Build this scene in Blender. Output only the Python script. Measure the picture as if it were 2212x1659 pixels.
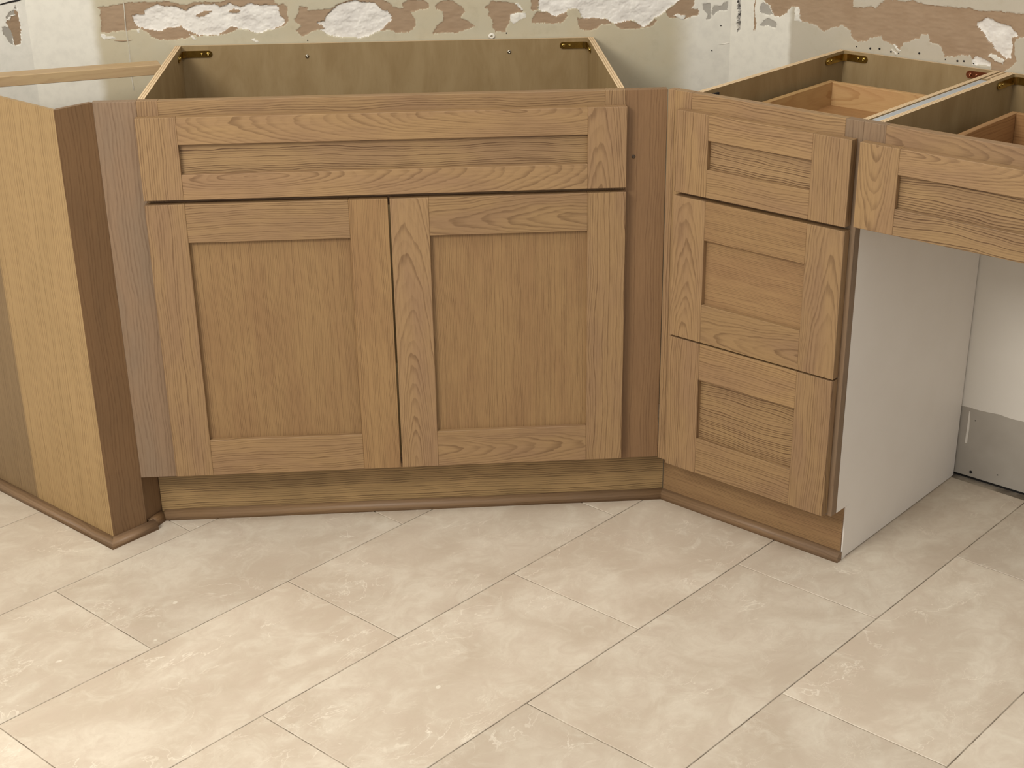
import bpy, bmesh, math, random
import numpy as np
from mathutils import Matrix, Vector

# ------------------------------------------------------------------ scene
for o in list(bpy.data.objects):
    bpy.data.objects.remove(o)
SC = bpy.context.scene
COL = SC.collection
K = 0.0254                      # everything below is measured in inches
random.seed(4)

# ------------------------------------------------------------------ camera
def make_camera():
    tilt, yaw, roll = (math.radians(a) for a in (24.951, 4.655, -0.339))
    fw = Vector((math.sin(yaw)*math.cos(tilt), math.cos(yaw)*math.cos(tilt), -math.sin(tilt)))
    rt = Vector((math.cos(yaw), -math.sin(yaw), 0.0))
    up = rt.cross(fw)
    r2 = math.cos(roll)*rt + math.sin(roll)*up
    u2 = -math.sin(roll)*rt + math.cos(roll)*up
    cd = bpy.data.cameras.new('camera')
    cam = bpy.data.objects.new('camera', cd)
    COL.objects.link(cam)
    m = Matrix((r2, u2, -fw)).transposed().to_4x4()
    m.translation = Vector((20.039, -110.486, 58.598))*K
    cam.matrix_world = m
    cd.sensor_fit = 'HORIZONTAL'
    cd.sensor_width = 36.0
    cd.lens = 36.0*3292.622/2212.0
    cd.shift_x = -69.079/2212.0
    cd.shift_y = 110.225/2212.0
    cd.clip_start = 0.05
    SC.camera = cam
make_camera()

# ------------------------------------------------------------------ light
world = bpy.data.worlds.new('room_light')
SC.world = world
world.use_nodes = True
bg = world.node_tree.nodes['Background']
bg.inputs['Color'].default_value = (1.0, 0.99, 0.975, 1)
bg.inputs['Strength'].default_value = 0.80

def area(name, loc, target, sx, sy, power, color):
    ld = bpy.data.lights.new(name, 'AREA')
    ld.shape = 'RECTANGLE'; ld.size = sx*K; ld.size_y = sy*K
    ld.energy = power; ld.color = color
    o = bpy.data.objects.new(name, ld); COL.objects.link(o)
    o.location = Vector(loc)*K
    o.rotation_euler = (Vector(target)-Vector(loc)).to_track_quat('-Z', 'Y').to_euler()
    return o
area('ceiling_lamp', (-40, -82, 88), (-12, -46, 0), 36, 36, 66, (1.0, 0.985, 0.94))
area('ceiling_lamp', (22, -30, 96), (20, -14, 0), 44, 20, 10, (1.0, 0.99, 0.96))

SC.view_settings.view_transform = 'Standard'
SC.view_settings.look = 'None'
SC.view_settings.gamma = 1.0
SC.view_settings.use_curve_mapping = False
SC.view_settings.exposure = 0.0

# ------------------------------------------------------------------ materials
def lin(c):
    return tuple((v/255/12.92 if v/255 <= 0.04045 else ((v/255+0.055)/1.055)**2.4) for v in c) + (1.0,)

class NT:
    """small helper around a material's node tree"""
    def __init__(self, name, rough=0.5, metal=0.0, spec=0.5):
        self.m = bpy.data.materials.new(name)
        self.m.use_nodes = True
        self.t = self.m.node_tree
        self.b = self.t.nodes['Principled BSDF']
        self.b.inputs['Roughness'].default_value = rough
        self.b.inputs['Metallic'].default_value = metal
        self.b.inputs['Specular IOR Level'].default_value = spec
    def n(self, typ, **kw):
        o = self.t.nodes.new(typ)
        for k, v in kw.items(): setattr(o, k, v)
        return o
    def put(self, sock, v):
        if isinstance(v, bpy.types.NodeSocket): self.t.links.new(v, sock)
        elif v is not None: sock.default_value = v
    def math(self, op, a, b=None, c=None, clamp=False):
        o = self.n('ShaderNodeMath', operation=op); o.use_clamp = clamp
        self.put(o.inputs[0], a)
        if b is not None: self.put(o.inputs[1], b)
        if c is not None: self.put(o.inputs[2], c)
        return o.outputs[0]
    def vec(self, x, y, z):
        o = self.n('ShaderNodeCombineXYZ')
        for i, v in enumerate((x, y, z)): self.put(o.inputs[i], v)
        return o.outputs[0]
    def noise(self, v, scale=1.0, detail=3.0, rough=0.55, dist=0.0):
        o = self.n('ShaderNodeTexNoise')
        self.put(o.inputs['Vector'], v)
        o.inputs['Scale'].default_value = scale; o.inputs['Detail'].default_value = detail
        o.inputs['Roughness'].default_value = rough; o.inputs['Distortion'].default_value = dist
        return o.outputs['Fac']
    def step(self, v, a, b, lo=0.0, hi=1.0, smooth=True):
        o = self.n('ShaderNodeMapRange'); o.interpolation_type = 'SMOOTHSTEP' if smooth else 'LINEAR'
        self.put(o.inputs[0], v)
        for i, x in zip((1, 2, 3, 4), (a, b, lo, hi)): self.put(o.inputs[i], x)
        return o.outputs[0]
    def mix(self, f, a, b, mode='MIX'):
        o = self.n('ShaderNodeMix', data_type='RGBA', blend_type=mode)
        self.put(o.inputs[0], f); self.put(o.inputs[6], a); self.put(o.inputs[7], b)
        return o.outputs[2]
    def coords(self):
        """object coordinates in inches (x, y, z) and the object's random number"""
        tc = self.n('ShaderNodeTexCoord')
        s = self.n('ShaderNodeVectorMath', operation='SCALE')
        self.put(s.inputs[0], tc.outputs['Object']); s.inputs['Scale'].default_value = 1/K
        sep = self.n('ShaderNodeSeparateXYZ'); self.put(sep.inputs[0], s.outputs[0])
        oi = self.n('ShaderNodeObjectInfo')
        return sep.outputs[0], sep.outputs[1], sep.outputs[2], oi.outputs['Random']
    def color(self, c): self.put(self.b.inputs['Base Color'], c)
    def bump(self, h, strength=0.2, dist=0.01):
        o = self.n('ShaderNodeBump'); o.inputs['Strength'].default_value = strength
        o.inputs['Distance'].default_value = dist*K
        self.put(o.inputs['Height'], h); self.put(self.b.inputs['Normal'], o.outputs[0])

def oak(name, base, dark, pink, kind='straight', freq=5.0, line=0.5, wob=1.5, fib=0.5, rough=0.5, vary=0.12):
    """board wood: grain along local x, face normal local y, width local z"""
    m = NT(name, rough, spec=0.35)
    x, y, z, r = m.coords()
    r100 = m.math('MULTIPLY', r, 173.0)
    r2 = m.math('FRACT', m.math('MULTIPLY', r, 37.31))
    r3 = m.math('FRACT', m.math('MULTIPLY', r, 91.7))
    xs = m.math('ADD', x, r100)
    low = m.noise(m.vec(m.math('MULTIPLY', xs, 0.11), m.math('MULTIPLY', z, 0.28), r100), 1.0, 2.0, 0.5)
    low = m.math('SUBTRACT', low, 0.5)
    mid = m.noise(m.vec(m.math('MULTIPLY', xs, 0.45), m.math('MULTIPLY', z, 1.6), r100), 1.0, 2.0, 0.5)
    mid = m.math('SUBTRACT', mid, 0.5)
    if kind == 'straight':
        slope = m.math('MULTIPLY', m.math('SUBTRACT', r2, 0.5), 0.02)
        t = m.math('ADD', m.math('ADD', z, m.math('MULTIPLY', x, slope)), m.math('MULTIPLY', y, 0.5))
    else:                       # plain sawn: rings cut at a low angle give cathedral arches
        sl = m.math('MULTIPLY', m.step(r2, 0.45, 0.55, -1.0, 1.0, False), m.math('ADD', 0.05, m.math('MULTIPLY', r3, 0.09)))
        h = m.math('ADD', m.math('MULTIPLY', xs, 0.0), m.math('ADD', m.math('MULTIPLY', x, sl), m.math('ADD', 1.7, y)))
        zz = m.math('ADD', m.math('SUBTRACT', z, m.math('MULTIPLY', m.math('SUBTRACT', r3, 0.5), 1.6)), m.math('MULTIPLY', low, 1.3))
        t = m.math('SQRT', m.math('ADD', m.math('MULTIPLY', zz, zz), m.math('MULTIPLY', h, h)))
    t = m.math('ADD', m.math('MULTIPLY', t, freq), m.math('ADD', m.math('MULTIPLY', low, wob*freq*0.5), m.math('MULTIPLY', mid, 1.3)))
    t = m.math('ADD', t, r100)
    saw = m.math('FRACT', t)
    ln = m.math('MULTIPLY', m.step(saw, 0.35, 0.90), m.step(saw, 0.92, 1.0, 1.0, 0.0))
    cell = m.noise(m.vec(m.math('FLOOR', t), 0.5, 0.5), 3.7, 0.0)            # every ring its own strength
    ln = m.math('MULTIPLY', ln, m.step(cell, 0.3, 0.65, 0.2, 1.1))
    fine = m.noise(m.vec(m.math('MULTIPLY', xs, 0.5), m.math('MULTIPLY', y, 9.0), m.math('MULTIPLY', z, 9.0)), 1.0, 4.0, 0.65)
    pore = m.noise(m.vec(m.math('MULTIPLY', xs, 1.6), m.math('MULTIPLY', y, 26.0), m.math('MULTIPLY', z, 26.0)), 1.0, 2.0, 0.6)
    pore = m.step(pore, 0.56, 0.72)
    pore = m.math('MULTIPLY', pore, m.math('ADD', 0.35, m.math('MULTIPLY', ln, 0.65)))
    tone = m.noise(m.vec(m.math('MULTIPLY', xs, 0.13), m.math('MULTIPLY', y, 0.4), m.math('ADD', m.math('MULTIPLY', z, 0.45), r100)), 1.0, 3.0, 0.5)
    c = m.mix(m.step(tone, 0.35, 0.7), lin(base), lin(pink))
    d = m.math('ADD', m.math('MULTIPLY', ln, line), m.math('ADD', m.math('MULTIPLY', m.math('SUBTRACT', fine, 0.45), fib), m.math('MULTIPLY', pore, 0.28)), clamp=True)
    c = m.mix(d, c, lin(dark))
    val = m.math('ADD', 1.0-vary*0.5, m.math('MULTIPLY', r3, vary))
    c = m.mix(1.0, c, m.vec(val, val, m.math('ADD', val, m.math('MULTIPLY', m.math('SUBTRACT', r2, 0.5), 0.06))), 'MULTIPLY')
    m.color(c)
    m.bump(m.math('ADD', m.math('MULTIPLY', pore, -1.0), m.math('MULTIPLY', ln, -0.3)), 0.25, 0.012)
    return m.m

BASE, DARK, PINK = (147, 117, 80), (91, 64, 39), (139, 109, 78)
OAK_C = oak('oak_cathedral', BASE, DARK, PINK, 'cath', 7.0, 0.46, 1.1, 0.9)
OAK_S = oak('oak_straight', BASE, DARK, PINK, 'straight', 5.4, 0.58, 2.0, 0.95)
OAK_F = oak('oak_fine', (145, 114, 76), DARK, (138, 106, 71), 'straight', 8.0, 0.5, 1.2, 1.0)
OAK_L = oak('oak_lined', (148, 119, 81), (84, 58, 34), (139, 110, 78), 'straight', 6.2, 0.95, 2.4, 0.8)
OAK_TOE = oak('oak_toe', (154, 125, 84), (81, 58, 35), (139, 113, 75), 'straight', 5.5, 0.8, 1.0, 0.7)
OAK_GREY = oak('oak_grey', (130, 105, 80), (93, 70, 50), (124, 103, 81), 'straight', 4.0, 0.45, 2.0, 0.8)
OAK_DEEP = oak('oak_deep', (118, 89, 59), (85, 59, 35), (111, 84, 56), 'straight', 4.0, 0.35, 2.0, 0.7)
OAK_FR = oak('oak_filler', (126, 95, 63), (90, 63, 38), (120, 90, 60), 'straight', 4.6, 0.4, 1.5, 0.8)
OAK_MOLD = oak('oak_molding', (130, 102, 73), (89, 66, 43), (129, 103, 78), 'straight', 4.0, 0.35, 1.2, 0.55, 0.5)
OAK_B = oak('oak_brace', (169, 143, 104), (124, 95, 61), (158, 130, 98), 'cath', 3.0, 0.25, 1.2, 0.4)
VENEER = oak('veneer_panel', (159, 130, 87), (116, 88, 52), (153, 125, 83), 'straight', 4.0, 0.5, 1.6, 0.8)
PINE = oak('drawer_pine', (178, 143, 95), (138, 94, 50), (178, 139, 94), 'cath', 4.2, 0.4, 1.2, 0.5)
PINE_D = oak('drawer_red_birch', (154, 115, 72), (113, 73, 38), (147, 108, 67), 'straight', 4.2, 0.45, 1.5, 0.6)

def veneer_end():
    """end panel veneer: two leaves, the far one greyer"""
    m = VENEER.copy(); m.name = 'veneer_two_leaves'
    t = m.node_tree; b = t.nodes['Principled BSDF']
    src = b.inputs['Base Color'].links[0].from_socket
    tc = t.nodes.new('ShaderNodeTexCoord'); sep = t.nodes.new('ShaderNodeSeparateXYZ')
    t.links.new(tc.outputs['Object'], sep.inputs[0])
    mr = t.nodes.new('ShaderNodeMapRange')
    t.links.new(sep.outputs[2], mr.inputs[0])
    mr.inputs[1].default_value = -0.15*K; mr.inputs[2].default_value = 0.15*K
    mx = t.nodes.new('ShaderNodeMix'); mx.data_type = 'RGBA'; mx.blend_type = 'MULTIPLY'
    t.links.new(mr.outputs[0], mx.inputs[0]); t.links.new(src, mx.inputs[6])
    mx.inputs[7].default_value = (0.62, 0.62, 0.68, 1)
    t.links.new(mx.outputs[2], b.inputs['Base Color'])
    return m

def ply(name, base, dark):
    m = NT(name, 0.6, spec=0.3)
    x, y, z, r = m.coords()
    a = m.noise(m.vec(m.math('MULTIPLY', x, 0.16), m.math('MULTIPLY', y, 0.5), m.math('ADD', m.math('MULTIPLY', z, 0.5), m.math('MULTIPLY', r, 50.0))), 1.0, 4.0, 0.6, 0.6)
    f = m.noise(m.vec(m.math('MULTIPLY', x, 0.9), m.math('MULTIPLY', y, 5.0), m.math('MULTIPLY', z, 7.0)), 1.0, 3.0, 0.6)
    c = m.mix(m.step(a, 0.3, 0.72), lin(base), lin(dark))
    c = m.mix(m.step(f, 0.45, 0.8, 0.0, 0.16), c, lin((112, 88, 54)))
    m.color(c); return m.m
PLY = ply('birch_ply', (147, 124, 87), (134, 110, 73))

def ply_edge():
    m = NT('ply_edge', 0.6, spec=0.3)
    x, y, z, r = m.coords()
    f = m.noise(m.vec(m.math('MULTIPLY', x, 0.6), 0.0, m.math('MULTIPLY', z, 0.6)), 1.0, 2.0)
    s = m.math('FRACT', m.math('ADD', m.math('MULTIPLY', y, 5.6), m.math('MULTIPLY', f, 0.5)))
    s = m.math('MULTIPLY', m.step(s, 0.45, 0.62), m.step(s, 0.8, 0.98, 1.0, 0.0))
    n = m.noise(m.vec(m.math('MULTIPLY', x, 3.0), m.math('MULTIPLY', y, 8.0), m.math('MULTIPLY', z, 3.0)), 1.0, 3.0)
    c = m.mix(m.math('MULTIPLY', s, 0.75), lin((212, 186, 148)), lin((146, 112, 76)))
    c = m.mix(m.step(n, 0.5, 0.75, 0.0, 0.3), c, lin((172, 142, 104)))
    m.color(c); return m.m
PLY_EDGE = ply_edge()

def plain(name, c, rough=0.5, metal=0.0, spec=0.5, mott=0.0, scale=1.0, c2=None, bump=0.0, bscale=None):
    m = NT(name, rough, metal, spec)
    x, y, z, r = m.coords()
    v = m.vec(m.math('ADD', x, m.math('MULTIPLY', r, 40.0)), y, z)
    n = m.noise(v, scale, 4.0, 0.6)
    c2 = c2 or tuple(int(q*0.85) for q in c)
    m.color(m.mix(m.step(n, 0.35, 0.7, 0.0, mott), lin(c), lin(c2)))
    if bump: m.bump(m.noise(v, bscale or scale*3, 4.0, 0.7), bump, 0.03)
    return m.m
WHITE_SKIN = plain('white_laminate', (220, 212, 201), 0.45, mott=0.3, scale=0.3, c2=(213, 204, 192))
GREY_SHIM = plain('grey_shim', (164, 168, 170), 0.5, mott=0.4, scale=0.8)
BRASS = plain('brass_plate', (188, 160, 88), 0.22, 1.0, mott=0.5, scale=2.0, c2=(140, 116, 60))
COPPER = plain('copper_plate', (160, 104, 76), 0.26, 1.0, mott=0.5, scale=2.0, c2=(118, 70, 50))
SCREW_DARK = plain('dark_screw', (96, 84, 72), 0.4, 1.0, mott=0.3, scale=4.0)
STEEL = plain('steel_screw', (170, 160, 142), 0.3, 1.0, mott=0.3, scale=4.0)
DARKHOLE = plain('dark_hole', (26, 22, 18), 0.9, mott=0.3)
GROUT = plain('grout', (104, 92, 76), 0.9, mott=0.6, scale=0.35, c2=(196, 182, 160))
BROWN = plain('torn_brown_paper', (157, 133, 107), 0.9, spec=0.1, mott=0.8, scale=0.45, c2=(148, 123, 97), bump=0.25)
GYPSUM = plain('exposed_gypsum', (222, 215, 203), 0.95, spec=0.1, mott=0.7, scale=0.7, c2=(200, 192, 182), bump=0.5, bscale=5.0)
BEAD = plain('joint_bead', (196, 187, 168), 0.85, spec=0.2, mott=0.5, scale=1.5)
COMPOUND = plain('white_compound', (220, 213, 198), 0.85, spec=0.2, mott=0.5, scale=1.5, bump=0.3)
FLAKE = plain('bare_grey_board', (166, 159, 146), 0.9, spec=0.1, mott=0.6, scale=0.8, c2=(156, 148, 138))
GASH = plain('dark_gash', (40, 36, 32), 0.9, spec=0.1, mott=1.0, scale=3.2, c2=(214, 206, 194), bump=0.6)
BARE = plain('bare_drywall', (164, 156, 144), 0.85, spec=0.2, mott=0.8, scale=0.12, c2=(150, 142, 130))

def wall_paint(name, zones, white=(217, 210, 194), base=(182, 172, 147), top=(184, 171, 143)):
    """drab paint with bands of white joint compound; zones are (x0, x1, x2, x3) soft bands"""
    m = NT(name, 0.75, spec=0.25)
    x, y, z, r = m.coords()
    n = m.noise(m.vec(m.math('MULTIPLY', x, 0.16), y, m.math('MULTIPLY', z, 0.22)), 1.0, 4.0, 0.6)
    n2 = m.noise(m.vec(x, y, z), 0.9, 5.0, 0.65)
    c = m.mix(m.step(n, 0.35, 0.65), lin(base), lin(top))
    c = m.mix(m.step(n2, 0.5, 0.78, 0.0, 0.35), c, lin((162, 149, 123)))
    wv = m.math('MULTIPLY', m.math('SUBTRACT', m.noise(m.vec(m.math('MULTIPLY', x, 0.6), 0.0, m.math('MULTIPLY', z, 0.6)), 1.0, 3.0), 0.5), 0.7)
    xw = m.math('ADD', x, wv)
    for x0, x1, x2, x3 in zones:
        f = m.math('MULTIPLY', m.step(xw, x0, x1), m.step(xw, x2, x3, 1.0, 0.0))
        w = m.mix(m.step(n2, 0.4, 0.7), lin(white), lin(tuple(int(q*0.965) for q in white)))
        c = m.mix(f, c, w)
    m.color(c)
    m.bump(n2, 0.15, 0.03)
    return m.m
PAINT_BACK = wall_paint('wall_paint_back', ((-40, -30, -6.9, -5.9), (41.6, 44.4, 90, 95)))
PAINT_RIGHT = wall_paint('wall_paint_right', ((-40, -30, -3.1, -2.6),), (217, 210, 194), (178, 168, 148), (182, 171, 152))
PAINT_LEFT = wall_paint('wall_paint_left', ((-90, -80, 40, 50),), (232, 226, 212))
PAINT_KNEE = plain('knee_wall_paint', (212, 205, 193), 0.6, mott=0.4, scale=0.1, c2=(204, 196, 184))

def tile_material():
    m = NT('beige_stone_tile', 0.42, spec=0.4)
    x, y, z, r = m.coords()
    ro = m.math('MULTIPLY', r, 211.0)
    xs = m.math('ADD', x, ro); ys = m.math('ADD', y, m.math('MULTIPLY', r, 77.0))
    v = m.vec(xs, ys, 0.0)
    big = m.noise(m.vec(m.math('MULTIPLY', xs, 0.10), m.math('MULTIPLY', ys, 0.14), ro), 1.0, 4.0, 0.6, 0.8)
    med = m.noise(v, 0.45, 6.0, 0.68, 1.2)
    fine = m.noise(v, 2.6, 5.0, 0.7)
    c = m.mix(m.step(big, 0.32, 0.68), lin((208, 196, 177)), lin((190, 175, 155)))
    c = m.mix(m.step(med, 0.42, 0.72, 0.0, 0.6), c, lin((190, 173, 154)))
    c = m.mix(m.step(med, 0.5, 0.28, 0.0, 0.45), c, lin((216, 207, 189)))
    c = m.mix(m.step(fine, 0.5, 0.8, 0.0, 0.25), c, lin((170, 154, 133)))
    # pale veins: thin ridges of warped noise, broken up by a mask
    a1 = m.math('ADD', m.math('MULTIPLY', xs, 0.19), m.math('MULTIPLY', ys, 0.10))
    a2 = m.math('ADD', m.math('MULTIPLY', xs, -0.05), m.math('MULTIPLY', ys, 0.30))
    for sc, ofs, w, amt in ((1.0, 0.0, 0.010, 0.55), (2.1, 31.0, 0.013, 0.28)):
        vn = m.noise(m.vec(m.math('MULTIPLY', a1, sc), m.math('MULTIPLY', a2, sc), m.math('ADD', ro, ofs)), 1.0, 5.0, 0.55, 0.6)
        ridge = m.math('ABSOLUTE', m.math('SUBTRACT', vn, 0.5))
        mask = m.noise(m.vec(m.math('MULTIPLY', xs, 0.16), m.math('MULTIPLY', ys, 0.2), m.math('ADD', ro, 9.0+ofs)), 1.0, 3.0)
        f = m.math('MULTIPLY', m.step(ridge, 0.0, w, 1.0, 0.0), m.step(mask, 0.5, 0.66))
        c = m.mix(m.math('MULTIPLY', f, amt), c, lin((232, 222, 204)))
    speck = m.noise(v, 0.55, 1.0, 0.5)
    c = m.mix(m.step(speck, 0.80, 0.815, 0.0, 0.6), c, lin((232, 224, 206)))
    val = m.math('ADD', 0.90, m.math('MULTIPLY', m.math('FRACT', m.math('MULTIPLY', r, 17.0)), 0.15))
    c = m.mix(1.0, c, m.vec(val, m.math('MULTIPLY', val, 0.985), m.math('MULTIPLY', val, 0.965)), 'MULTIPLY')
    m.color(c)
    m.put(m.b.inputs['Roughness'], m.step(med, 0.3, 0.7, 0.36, 0.52))
    m.bump(m.math('ADD', med, m.math('MULTIPLY', fine, 0.4)), 0.12, 0.03)
    return m.m
TILE = tile_material()

# ------------------------------------------------------------------ geometry helpers
XC, XL, YL = 38.291, -3.264, -0.228
F_S = Matrix.Identity(4)
F_R = Matrix.Translation((XC*K, 0, 0)) @ Matrix.Rotation(math.radians(-45), 4, 'Z')
F_L = Matrix.Translation((XL*K, YL*K, 0)) @ Matrix.Rotation(math.radians(45), 4, 'Z')
WORLD = {}

def link(name, data, wm, parent=None, label=None, cat=None, kind=None, group=None):
    o = bpy.data.objects.new(name, data)
    COL.objects.link(o)
    WORLD[o.name] = wm.copy()
    if parent is not None:
        o.parent = parent
        o.matrix_parent_inverse = WORLD[parent.name].inverted()
    o.matrix_basis = wm
    if label: o['label'] = label
    if cat: o['category'] = cat
    if kind: o['kind'] = kind
    if group: o['group'] = group
    return o

def root(name, frame, pos, label, cat, group=None):
    o = link(name, None, frame @ Matrix.Translation(Vector(pos)*K), None, label, cat, None, group)
    o.empty_display_size = 0.05
    return o

def finish(bm, name, mats, bevel=0.0, smooth=False):
    if bevel:
        bmesh.ops.bevel(bm, geom=list(bm.edges), offset=bevel*K, segments=1, affect='EDGES', clamp_overlap=True)
    bmesh.ops.recalc_face_normals(bm, faces=list(bm.faces))
    me = bpy.data.meshes.new(name)
    bm.to_mesh(me); bm.free()
    for m in (mats if isinstance(mats, (list, tuple)) else [mats]): me.materials.append(m)
    if smooth:
        for p in me.polygons: p.use_smooth = True
    return me

AX = {'x': Vector((1, 0, 0)), 'y': Vector((0, 1, 0)), 'z': Vector((0, 0, 1))}
def board(name, frame, lo, hi, grain, normal, mat, parent, bevel=0.025, edge=None, **kw):
    """box between lo and hi (inches, frame axes); mesh axes: x grain, y face normal, z width"""
    lo, hi = Vector(lo), Vector(hi)
    gx, ny = AX[grain], AX[normal]; wz = gx.cross(ny)
    R = Matrix((gx, ny, wz)).transposed()
    d = hi-lo; c = (lo+hi)/2
    dims = Vector((abs(gx.dot(d)), abs(ny.dot(d)), abs(wz.dot(d))))
    bm = bmesh.new()
    bmesh.ops.create_cube(bm, size=1.0, matrix=Matrix.Diagonal((dims.x*K, dims.y*K, dims.z*K, 1)))
    me = finish(bm, name, [mat, edge] if edge else mat, bevel)
    if edge:
        for p in me.polygons:
            if abs(p.normal.y) < 0.6: p.material_index = 1
    wm = frame @ Matrix.Translation(c*K) @ R.to_4x4()
    return link(name, me, wm, parent, **kw)

def prism(name, frame, poly, axis_lo, axis_hi, grain, normal, mat, parent, bevel=0.0, edge=None, **kw):
    """polygon in the (grain, width) plane extruded along normal; poly in frame axes coordinates (grain value, width value)"""
    gx, ny = AX[grain], AX[normal]; wz = gx.cross(ny)
    sg = 1 if sum(wz) > 0 else -1
    R = Matrix((gx, ny, wz)).transposed()
    cx = (min(p[0] for p in poly)+max(p[0] for p in poly))/2; cz = (min(p[1] for p in poly)+max(p[1] for p in poly))/2
    cy = (axis_lo+axis_hi)/2; h = (axis_hi-axis_lo)/2
    bm = bmesh.new()
    a = [bm.verts.new(Vector((p[0]-cx, -h, sg*(p[1]-cz)))*K) for p in poly]
    b = [bm.verts.new(Vector((p[0]-cx, h, sg*(p[1]-cz)))*K) for p in poly]
    bm.faces.new(a); bm.faces.new(b[::-1])
    for i in range(len(poly)):
        j = (i+1) % len(poly); bm.faces.new((a[i], b[i], b[j], a[j]))
    me = finish(bm, name, [mat, edge] if edge else mat, bevel)
    if edge:
        for p in me.polygons:
            if abs(p.normal.y) < 0.6: p.material_index = 1
    c = gx*cx + ny*cy + Vector((abs(wz.x), abs(wz.y), abs(wz.z)))*cz
    return link(name, me, frame @ Matrix.Translation(c*K) @ R.to_4x4(), parent, **kw)

def screw(name, frame, pos, normal, rad, mat, parent, **kw):
    """domed screw head with a cross slot, pointing along normal"""
    bm = bmesh.new()
    n = 14; rings = [(1.0, 0.0), (0.97, 0.22), (0.75, 0.42), (0.42, 0.5), (0.3, 0.28)]
    prev = None
    for rr, hh in rings:
        cur = [bm.verts.new(Vector((rr*rad*math.cos(2*math.pi*i/n), rr*rad*math.sin(2*math.pi*i/n), hh*rad))*K) for i in range(n)]
        if prev:
            for i in range(n): bm.faces.new((prev[i], prev[(i+1) % n], cur[(i+1) % n], cur[i]))
        prev = cur
    bm.faces.new(prev)
    me = finish(bm, name, mat, smooth=True)
    q = Vector(normal).to_track_quat('Z', 'Y').to_matrix().to_4x4()
    return link(name, me, frame @ Matrix.Translation(Vector(pos)*K) @ q, parent, **kw)

def shaker(name, frame, x0, x1, z0, z1, rx0, rx1, rz0, rz1, panel_mat, panel_grain, parent, stile=None, rail=None, label=None, yf=-0.75, yb=-0.02, rec=0.4):
    """framed front: the centre panel is the part, its two stiles and two rails are sub-parts"""
    p = board(name, frame, (rx0-0.2, yf+rec, rz0-0.2), (rx1+0.2, yf+rec+0.22, rz1+0.2), panel_grain, 'y', panel_mat, parent, 0.0)
    if label: p['label'] = label
    st, rl = stile or (OAK_S, OAK_S), rail or (OAK_C, OAK_S)
    board('stile', frame, (x0, yf, z0), (rx0, yb, z1), 'z', 'y', st[0], p)
    board('stile', frame, (rx1, yf, z0), (x1, yb, z1), 'z', 'y', st[1], p)
    e = 0.004
    board('rail', frame, (rx0+e, yf+0.012, rz1), (rx1-e, yb, z1), 'x', 'y', rl[0], p)
    board('rail', frame, (rx0+e, yf+0.012, z0), (rx1-e, yb, rz0), 'x', 'y', rl[1], p)
    return p

def bracket(frame, corner, sx, z, la, lb, mat, parent, h=0.56, t=0.085, rad=0.42, label=None, copper=False):
    """L-shaped plate in a back corner: arm la along the back, arm lb along the side; sx=+1 when the back arm runs to +x"""
    cx, cy = corner
    path = []
    na = 16
    La = la-rad; Lb = lb-rad; arc = rad*math.pi/2
    tot = La+arc+Lb
    def at(s):
        if s < La: return (la-s, 0.0), (0.0, -1.0)
        if s < La+arc:
            a = (s-La)/rad
            return (rad-rad*math.sin(a), -(rad-rad*math.cos(a))), (math.sin(a), -math.cos(a))
        q = s-La-arc
        return (0.0, -rad-q), (1.0, 0.0)
    r = h/2
    ss = [r*(1-math.cos(math.pi/2*i/6)) for i in range(7)]
    ss += [r+(tot-2*r)*i/30 for i in range(1, 30)]
    ss += [tot-q for q in ss[6::-1]]
    bm = bmesh.new(); cols = []
    for s in ss:
        e = min(s, tot-s); hh = r if e >= r else math.sqrt(max(r*r-(r-e)**2, 1e-6))
        (px, py), (nx, ny) = at(s)
        row = []
        for off in (0.01, t):
            for zz in (-hh, hh):
                row.append(bm.verts.new(Vector((cx+sx*(px+nx*off), cy+py+ny*off, z+zz))*K))
        cols.append(row)
    for a, b in zip(cols, cols[1:]):
        bm.faces.new((a[0], a[1], b[1], b[0])); bm.faces.new((a[2], b[2], b[3], a[3]))
        bm.faces.new((a[1], a[3], b[3], b[1])); bm.faces.new((a[0], b[0], b[2], a[2]))
    for a in (cols[0], cols[-1]): bm.faces.new((a[0], a[1], a[3], a[2]))
    bmesh.ops.remove_doubles(bm, verts=list(bm.verts), dist=1e-6)
    me = finish(bm, 'corner_bracket', mat)
    o = link('corner_bracket', me, frame.copy(), parent, label=label)
    for s in (0.34, 0.86, tot-0.86, tot-0.34):
        (px, py), (nx, ny) = at(s)
        screw('screw', frame, (cx+sx*(px+nx*t), cy+py+ny*t, z), (sx*nx, ny, 0), 0.15 if s in (0.34,) or s == tot-0.34 else 0.11, mat, o)
    return o

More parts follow.
